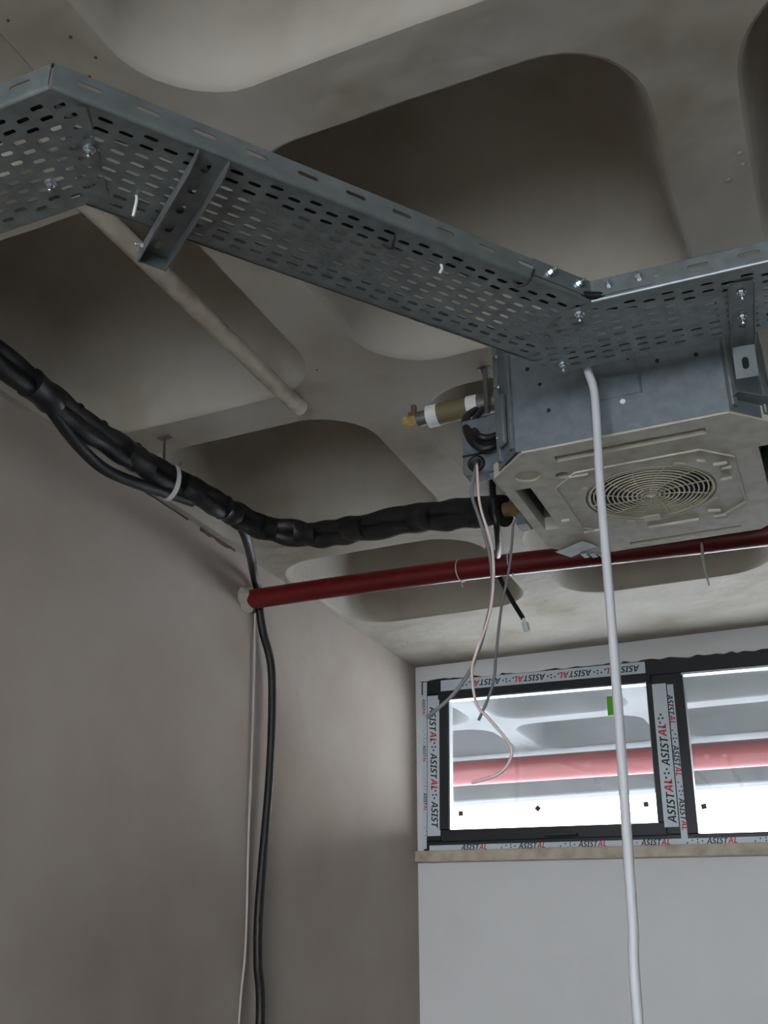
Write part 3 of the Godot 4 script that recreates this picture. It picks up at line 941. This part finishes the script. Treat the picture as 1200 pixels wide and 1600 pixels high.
	lathe(st, Vector3(-0.373, 0.098, 0.120), Vector3.BACK, [[0, 0.021], [0.006, 0.021], [0.009, 0.018], [0.009, 0.010], [0.004, 0.008], [0.004, 0]], 24)
	mesh_node("grommet", done(st), M.rubber, cb)
	box_node("box_seam", cb, Vector3(-0.372, 0.124, 0.1205), Vector3(0.07, 0.005, 0.003), M.dark)
	box_node("box_lid", cb, Vector3(-0.352, 0.176, 0.1205), Vector3(0.108, 0.085, 0.003), M.casing, 0.001)
	box_node("mounting_tab", t, Vector3(-0.322, 0.055, 0.105), Vector3(0.03, 0.07, 0.003), M.galvanised, 0.001, Basis(Vector3.BACK, 0.55))
	# flare valves where the insulated pipes arrive
	var vb := Node3D.new()
	vb.name = "pipe_union"
	t.add_child(vb, true)
	st = begin(true)
	lathe(st, Vector3(-0.30, 0.085, -0.13), Vector3(-1, 0.05, -0.1), [[0, 0.02], [0.03, 0.02], [0.035, 0.027], [0.06, 0.027], [0.065, 0.02], [0.09, 0.018]], 16)
	mesh_node("brass_nut", done(st), M.brass, vb)
	st = begin(true)
	lathe(st, Vector3(-0.30, 0.05, -0.10), Vector3(-1, 0, 0), [[0, 0.012], [0.02, 0.012], [0.022, 0.017], [0.045, 0.017], [0.045, 0]], 6)
	mesh_node("brass_nut", done(st), M.brass, vb)
	box_node("valve_block", vb, Vector3(-0.325, 0.025, -0.09), Vector3(0.03, 0.03, 0.05), M.galvanised, 0.003)

	# condensate pipe beside the unit, fed by a black hose
	var dr := thing("drain_pipe", "short olive drain pipe with white tape bands and a yellow capped end", "pipe")
	var o := Vector3(-0.70, 1.43, -2.345)
	var segs := [["socket", 0.0, 0.058, 0.030, M.dull_steel], ["tape_band", 0.058, 0.089, 0.0312, M.white_plastic], ["sleeve", 0.089, 0.176, 0.0302, M.olive], ["tape_band", 0.176, 0.208, 0.0315, M.white_plastic], ["pipe", 0.208, 0.24, 0.021, M.dull_steel], ["valve", 0.24, 0.262, 0.026, M.brass], ["end_cap", 0.262, 0.28, 0.0165, M.yellow]]
	for s in segs:
		st = begin()
		lathe(st, o, Vector3(-1, -0.02, 0), [[s[1], 0.0], [s[1], s[3]], [s[2], s[3]], [s[2], 0.0]], 24 if s[0] != "valve" else 6)
		mesh_node(s[0], done(st), s[4], dr)
	box_node("valve_lever", dr, o + Vector3(-0.25, 0.028, 0.004), Vector3(0.014, 0.026, 0.014), M.dull_steel, 0.002)
	tube_node("drain_hose", dr, [Vector3(-0.762, 1.41, -2.335), Vector3(-0.745, 1.315, -2.2), Vector3(-0.706, 1.213, -2.075), Vector3(-0.680, 1.150, -2.035), Vector3(-0.654, 1.122, -2.03), Vector3(-0.632, 1.122, -2.035), Vector3(-0.60, 1.15, -2.05)], 0.0105, M.rubber, 10, 6)
	tube_node("drain_hose", dr, [Vector3(-0.742, 1.41, -2.335), Vector3(-0.724, 1.30, -2.2), Vector3(-0.686, 1.20, -2.075), Vector3(-0.660, 1.155, -2.035), Vector3(-0.634, 1.15, -2.04), Vector3(-0.60, 1.17, -2.06)], 0.009, M.rubber, 10, 6)

	# threaded rod that carries the ear
	var rod := thing("hanger_rod", "thin threaded rod holding the left ear of the cassette unit", "threaded rod")
	var rx := -0.718
	var rz := -2.285
	tube_node("rod", rod, [Vector3(rx, CEIL, rz), Vector3(rx, 1.235, rz)], 0.0065, M.dull_steel, 8, 0)
	st = begin()
	lathe(st, Vector3(rx, CEIL, rz), Vector3.DOWN, [[0, 0.022], [0.003, 0.022], [0.004, 0.01], [0.016, 0.01], [0.016, 0.0]], 6)
	mesh_node("anchor", done(st), M.dull_steel, rod)
	for y in [1.357, 1.34, 1.294]:
		st = begin()
		lathe(st, Vector3(rx, y, rz), Vector3.DOWN, [[0, 0.0055], [0, 0.012], [0.01, 0.012], [0.01, 0.0055]], 6)
		mesh_node("nut", done(st), M.galvanised, rod)

func csg_pan_cuts(pan: CSGPolygon3D) -> void:
	# local frame of the pan: x right, y = scene z, extruded downwards
	var cuts := [
		[ring_poly(0, 0, 0.146), 0.1],
		[rect(-0.277, -0.241, -0.105, 0.143), 0.1],
		[rect(0.248, 0.286, -0.105, 0.143), 0.1],
		[rect(-0.152, 0.158, 0.243, 0.27), 0.012],
		[rect(-0.105, 0.168, -0.287, -0.268), 0.012],
		[ring_poly(-0.231, 0.202, 0.028, 24), 0.005],
		[ring_poly(-0.158, 0.176, 0.016, 16), 0.1]]
	for q in cuts:
		var cut := CSGPolygon3D.new()
		cut.name = "recess"
		cut.polygon = q[0]
		cut.material = M.cream
		cut.depth = 0.02 + q[1]
		cut.operation = CSGShape3D.OPERATION_SUBTRACTION
		cut.position = Vector3(0, 0, 0.02)
		pan.add_child(cut, true)

# ------------------------------------------------------------------ pipes, hoses and wires
func build_services() -> void:
	# red sprinkler pipe
	var z := -3.22
	var t := thing("sprinkler_pipe", "red steel pipe under the ceiling running from the left wall behind the cassette unit", "pipe")
	tube_node("pipe", t, [Vector3(-2.03, 1.325, z), Vector3(-1.2, 1.312, z), Vector3(0.2, 1.264, z), Vector3(WALL_R, 1.19, z)], 0.0385, M.red, 24, 8)
	for x in [-1.135, -0.945]:
		var st := begin(true)
		torus(st, Vector3(x, 1.308, z), Vector3(1, 0, 0.15), 0.0405, 0.002, 24, 6)
		mesh_node("cable_tie", done(st), M.white_plastic, t)
		tube_node("tie_tail", t, [Vector3(x, 1.27, z + 0.01), Vector3(x + 0.004, 1.255, z + 0.012), Vector3(x + 0.008, 1.243, z + 0.01)], 0.002, M.white_plastic, 6, 3)
	var rng := RandomNumberGenerator.new()
	rng.seed = 21
	# rough mortar where it enters the wall
	var collar := begin(false)
	var prev := []
	for i in 5:
		var ring := []
		for k in 14:
			var a := TAU * k / 14
			var r: float = [0.054, 0.050, 0.047, 0.044, 0.036][i] + rng.randf_range(-0.010, 0.008)
			ring.append(Vector3(WALL_L - 0.002 + i * 0.010 + rng.randf_range(-0.003, 0.003) * (1 if i else 0), 1.325 + cos(a) * r, z + sin(a) * r))
		if i:
			for k in 14:
				var k2 := (k + 1) % 14
				face(collar, [prev[k], prev[k2], ring[k2], ring[k]], Vector3(WALL_L, 1.325, z))
		prev = ring
	mesh_node("mortar_collar", done(collar), M.plaster, t, Vector3.ZERO, "white mortar collar at the wall")
	var s := thing("hanging_strip", "thin white strip hanging from the red pipe at the right", "cord")
	tube_node("strip", s, [Vector3(-0.307, 1.262, z + 0.03), Vector3(-0.308, 1.215, z + 0.032), Vector3(-0.306, 1.16, z + 0.034), Vector3(-0.300, 1.115, z + 0.034)], func(f): return 0.0055 - 0.003 * f, M.white_plastic, 8, 4)

	# the pipe outside the window
	var o := thing("sprinkler_pipe", "larger red pipe outside, seen through the window glass", "pipe")
	tube_node("pipe", o, [Vector3(-4.2, 1.385, -7.35), Vector3(4.2, 1.33, -7.35)], 0.09, M.red_shaded, 24, 0)
	for x in [-3.0, -1.0, 1.0]:
		tube_node("hanger", o, [Vector3(x, CEIL, -7.5), Vector3(x, 1.37, -7.4)], 0.006, M.dull_steel, 8, 0)

	# beige conduit across the coffer
	var c := thing("conduit_pipe", "beige plastic conduit lying across the ceiling ribs left of the tray", "conduit")
	var st := begin(true)
	tube(st, PackedVector3Array([Vector3(-1.256, 1.4755, -0.55), Vector3(-1.256, 1.4755, -2.215)]), 0.0235, 18)
	mesh_node("tube", done(st), M.conduit, c)
	st = begin(true)
	lathe(st, Vector3(-1.256, 1.4755, -2.20), Vector3.FORWARD, [[0.0, 0.0248], [0.03, 0.0248], [0.03, 0.019]], 18)
	mesh_node("end_collar", done(st), M.conduit, c)

	# insulated refrigerant pipes
	var b := thing("insulated_pipe_bundle", "thick black insulated pipe bundle hung along the left wall to the cassette unit", "pipe bundle")
	var path := [Vector3(-1.70, 1.40, -0.6), Vector3(-1.69, 1.375, -1.2), Vector3(-1.70, 1.355, -1.55), Vector3(-1.716, 1.35, -1.80), Vector3(-1.718, 1.348, -1.99), Vector3(-1.704, 1.35, -2.22), Vector3(-1.673, 1.35, -2.40), Vector3(-1.655, 1.346, -2.56), Vector3(-1.59, 1.335, -2.69), Vector3(-1.432, 1.30, -2.707), Vector3(-1.256, 1.262, -2.635), Vector3(-1.015, 1.20, -2.506), Vector3(-0.86, 1.148, -2.42), Vector3(-0.695, 1.092, -2.325)]
	var line := spline(path, 10)
	var necks := [0.2, 0.345, 0.43, 0.52, 0.60, 0.675, 0.765, 0.865, 0.97]
	var n := line.size()
	for side in [-1, 1]:
		var q := PackedVector3Array()
		for i in n:
			var f := float(i) / (n - 1)
			var gap := 0.0205
			for k in necks:
				gap -= 0.006 * exp(-pow((f - k) / 0.012, 2))
			var w := 0.003 * sin(i * 0.9 + side)
			q.append(line[i] + Vector3(0, side * gap * 0.9 + w, side * gap * 0.35))
		st = begin(true)
		tube(st, q, func(f): return 0.0245 + 0.0016 * sin(f * 60.0 + side), 12)
		mesh_node("insulated_pipe", done(st), M.rubber, b)
	for k in necks:
		var i0 := int(k * (n - 1))
		var seg := PackedVector3Array()
		for j in range(-2, 3):
			var f := clampf(k * (n - 1) + j * 1.1, 0, n - 1.001)
			seg.append(line[int(f)].lerp(line[int(f) + 1], f - int(f)))
		st = begin(true)
		var lump := i0 % 5
		tube(st, seg, func(f): return 0.0385 + 0.003 * sin(f * 9.0 + lump), 14)
		mesh_node("tape_wrap", done(st), M.black_tape, b)
	# rough torn wrap on the stretch above the hanger
	st = begin(true)
	for i in range(int(0.2 * n), int(0.43 * n)):
		if rng.randf() < 0.75:
			var p := line[i] + Vector3(rng.randf_range(-0.012, 0.012), 0.034 + rng.randf_range(-0.004, 0.006), rng.randf_range(-0.01, 0.01))
			lathe(st, p - Vector3(0, 0.012, 0), Vector3(rng.randf_range(-0.6, 0.6), 1, rng.randf_range(-0.6, 0.6)), [[0, 0.016], [0.01, 0.014], [0.016, 0.008], [0.018, 0]], 6)
	var torn := mesh_node("torn_wrap", done(st), M.rubber, b)
	torn.set_meta("kind", "stuff")
	tube_node("side_pipe", b, [Vector3(-1.712, 1.325, -1.74), Vector3(-1.73, 1.292, -1.87), Vector3(-1.738, 1.276, -2.0), Vector3(-1.722, 1.284, -2.13), Vector3(-1.71, 1.305, -2.25), Vector3(-1.69, 1.318, -2.36)], 0.0165, M.rubber, 10, 6)

	# hanger of the bundle
	var h := thing("pipe_hanger", "thin rod with a pale band clamp holding the black pipe bundle", "pipe hanger")
	tube_node("rod", h, [Vector3(-1.735, CEIL, -2.25), Vector3(-1.728, 1.445, -2.246), Vector3(-1.715, 1.39, -2.236)], 0.0042, M.dull_steel, 8, 3)
	box_node("anchor", h, Vector3(-1.735, CEIL - 0.004, -2.25), Vector3(0.045, 0.006, 0.022), M.dull_steel, 0.002)
	st = begin(true)
	var ctr := Vector3(-1.7, 1.337, -2.245)
	var along := Vector3(0.17, 0, -1).normalized()
	for i in 36:
		var pp := []
		for e in [[i, -1], [i + 1, -1], [i + 1, 1], [i, 1]]:
			var a: float = TAU * e[0] / 36
			var u := along.cross(Vector3.UP).normalized()
			pp.append(ctr + u * cos(a) * 0.043 + Vector3.UP * sin(a) * 0.060 + along * e[1] * 0.009)
		face(st, pp, ctr)
	mesh_node("clamp_band", done(st), M.white_plastic, h)
	box_node("clamp_screw", h, ctr + Vector3(0.03, 0.055, 0), Vector3(0.02, 0.014, 0.012), M.galvanised, 0.002)

	# black hose dropping down the left wall
	var d := thing("drain_hose", "black hose dropping from the pipe bundle down the left wall", "hose")
	tube_node("hose", d, [Vector3(-1.655, 1.335, -2.56), Vector3(-1.69, 1.325, -2.67), Vector3(-1.79, 1.345, -2.87), Vector3(-1.925, 1.395, -3.11), Vector3(-1.985, 1.405, -3.225), Vector3(-2.0, 1.36, -3.285), Vector3(-2.0, 1.30, -3.295), Vector3(-1.995, 1.22, -3.32), Vector3(-1.985, 1.07, -3.385), Vector3(-1.985, 0.71, -3.405), Vector3(-1.988, 0.26, -3.378), Vector3(-1.988, 0.05, -3.385), Vector3(-1.985, -0.15, -3.415), Vector3(-1.985, -0.8, -3.40), Vector3(-1.96, -1.5, -3.40), Vector3(-1.9, -1.583, -3.3)], 0.0165, M.rubber, 12, 8)
	var wc := thing("wall_cord", "thin white cord hanging down the left wall behind the black hose", "cord")
	tube_node("cord", wc, [Vector3(-2.008, 1.285, -3.275), Vector3(-2.012, 0.93, -3.305), Vector3(-2.012, 0.47, -3.32), Vector3(-2.010, 0.09, -3.335), Vector3(-2.012, -0.15, -3.32), Vector3(-2.012, -1.0, -3.30), Vector3(-2.0, -1.59, -3.3)], 0.0045, M.wall_cord, 8, 6)

	# white cable hanging from the tray
	var w := thing("white_cable", "white cable hanging straight down from the tray in front of the window", "cable")
	tube_node("cable", w, [Vector3(-0.20, 1.112, -1.66), Vector3(-0.29, 1.112, -1.69), Vector3(-0.345, 1.13, -1.725), Vector3(-0.350, 1.158, -1.752), Vector3(-0.345, 1.14, -1.774), Vector3(-0.342, 1.102, -1.778), Vector3(-0.334, 1.055, -1.776), Vector3(-0.336, 0.955, -1.775), Vector3(-0.340, 0.845, -1.775), Vector3(-0.341, 0.753, -1.775), Vector3(-0.343, 0.591, -1.775), Vector3(-0.347, 0.373, -1.775), Vector3(-0.352, 0.185, -1.775), Vector3(-0.355, 0.069, -1.775), Vector3(-0.361, -0.068, -1.775), Vector3(-0.366, -0.8, -1.775), Vector3(-0.36, -1.55, -1.78), Vector3(-0.28, -1.59, -1.70)], 0.0085, M.white_cable, 12, 6)

	# loose wires from the control box
	var ga := thing("grey_wire", "grey wire looping from the control box to the left window corner", "wire")
	tube_node("wire", ga, [Vector3(-0.672, 1.082, -2.035), Vector3(-0.668, 1.061, -2.018), Vector3(-0.680, 1.006, -2.02), Vector3(-0.662, 0.931, -2.02), Vector3(-0.643, 0.842, -2.02), Vector3(-0.643, 0.753, -2.02), Vector3(-0.665, 0.669, -2.02), Vector3(-0.689, 0.608, -2.02), Vector3(-0.720, 0.563, -2.02), Vector3(-0.757, 0.529, -2.02), Vector3(-0.800, 0.500, -2.02)], 0.0042, M.grey_wire, 8, 6)
	var pw := thing("pink_wire", "thin pale pink wire hanging from the control box across the window glass", "wire")
	tube_node("wire", pw, [Vector3(-0.668, 1.084, -2.035), Vector3(-0.662, 1.061, -2.014), Vector3(-0.659, 0.971, -2.012), Vector3(-0.637, 0.873, -2.012), Vector3(-0.634, 0.797, -2.012), Vector3(-0.647, 0.71, -2.012), Vector3(-0.680, 0.628, -2.012), Vector3(-0.692, 0.588, -2.012), Vector3(-0.685, 0.518, -2.012), Vector3(-0.658, 0.482, -2.012), Vector3(-0.619, 0.43, -2.012), Vector3(-0.616, 0.4, -2.012), Vector3(-0.643, 0.37, -2.012), Vector3(-0.701, 0.356, -2.012)], 0.0032, M.pink_wire, 8, 6)
	var gb := thing("grey_wire", "straighter grey wire hanging from the brass valves, cut off above the glass", "wire")
	tube_node("wire", gb, [Vector3(-0.636, 1.03, -2.25), Vector3(-0.652, 1.015, -2.25), Vector3(-0.659, 0.963, -2.25), Vector3(-0.670, 0.898, -2.25), Vector3(-0.694, 0.803, -2.25), Vector3(-0.712, 0.694, -2.25), Vector3(-0.724, 0.618, -2.25), Vector3(-0.762, 0.538, -2.25)], 0.0036, M.grey_wire, 8, 6)
	var bk := thing("black_cable", "black cable dropping behind the red pipe with a white connector at its end", "cable")
	tube_node("sheath", bk, [Vector3(-0.66, 1.19, -2.24), Vector3(-0.698, 1.165, -2.255), Vector3(-0.703, 1.08, -2.258), Vector3(-0.705, 1.02, -2.285), Vector3(-0.76, 1.03, -2.46), Vector3(-0.90, 1.21, -2.88), Vector3(-1.02, 1.36, -3.18), Vector3(-1.03, 1.36, -3.26), Vector3(-1.022, 1.31, -3.285), Vector3(-0.976, 1.205, -3.27), Vector3(-0.930, 1.115, -3.262)], 0.0085, M.black_cable, 8, 8)
	st = begin()
	lathe(st, Vector3(-0.930, 1.118, -3.262), Vector3(0.22, -1, 0.0), [[0, 0.0], [0, 0.005], [0.018, 0.005], [0.02, 0.012], [0.05, 0.012], [0.05, 0.0]], 8)
	mesh_node("connector", done(st), M.white_plastic, bk, Vector3.ZERO, "small white plug")

	# pale rounded roofs far outside, low in the right pane
	for k in 2:
		var dome := thing("distant_canopy", ["pale grey rounded canopy outside, nearer the window mullion", "pale grey rounded canopy outside, at the right edge of the picture"][k], "canopy", Vector3([-3.75, -1.95][k], 0, -30), "rounded canopies outside")
		st = begin(true)
		lathe(st, Vector3(0, 2.9, 0), Vector3.UP, [[0, 0.86], [0.05, 0.88], [0.25, 0.8], [0.42, 0.6], [0.54, 0.32], [0.585, 0]], 24)
		mesh_node("roof", done(st), M.pale, dome)
		tube_node("post", dome, [Vector3(0, FLOOR - 0.25, 0), Vector3(0, 3.0, 0)], 0.06, M.pale, 8, 0)

# ------------------------------------------------------------------
func _ready() -> void:
	var cam := Camera3D.new()
	cam.name = "camera"
	add_child(cam)
	cam.fov = rad_to_deg(2.0 * atan(800.0 / 1604.0))
	cam.keep_aspect = Camera3D.KEEP_HEIGHT
	cam.near = 0.02
	cam.far = 300
	cam.rotation = Vector3(deg_to_rad(24.3), deg_to_rad(24.0), 0)
	cam.current = true

	var env := Environment.new()
	var sky := Sky.new()
	var sm := ProceduralSkyMaterial.new()
	sm.sky_top_color = Color(0.86, 0.90, 0.95)
	sm.sky_horizon_color = Color(0.93, 0.95, 0.97)
	sm.ground_horizon_color = Color(0.80, 0.80, 0.80)
	sm.ground_bottom_color = Color(0.55, 0.55, 0.55)
	sm.sun_angle_max = 0.0
	sky.sky_material = sm
	env.background_mode = Environment.BG_SKY
	env.sky = sky
	env.background_energy_multiplier = 1.0
	env.tonemap_mode = Environment.TONE_MAPPER_LINEAR
	env.tonemap_exposure = 18.0
	env.sdfgi_enabled = true
	env.ssao_enabled = true
	env.ssil_enabled = true
	var we := WorldEnvironment.new()
	we.name = "world_environment"
	we.environment = env
	add_child(we)

	materials()
	build_setting()
	build_window()
	build_tray()
	build_unit()
	build_services()
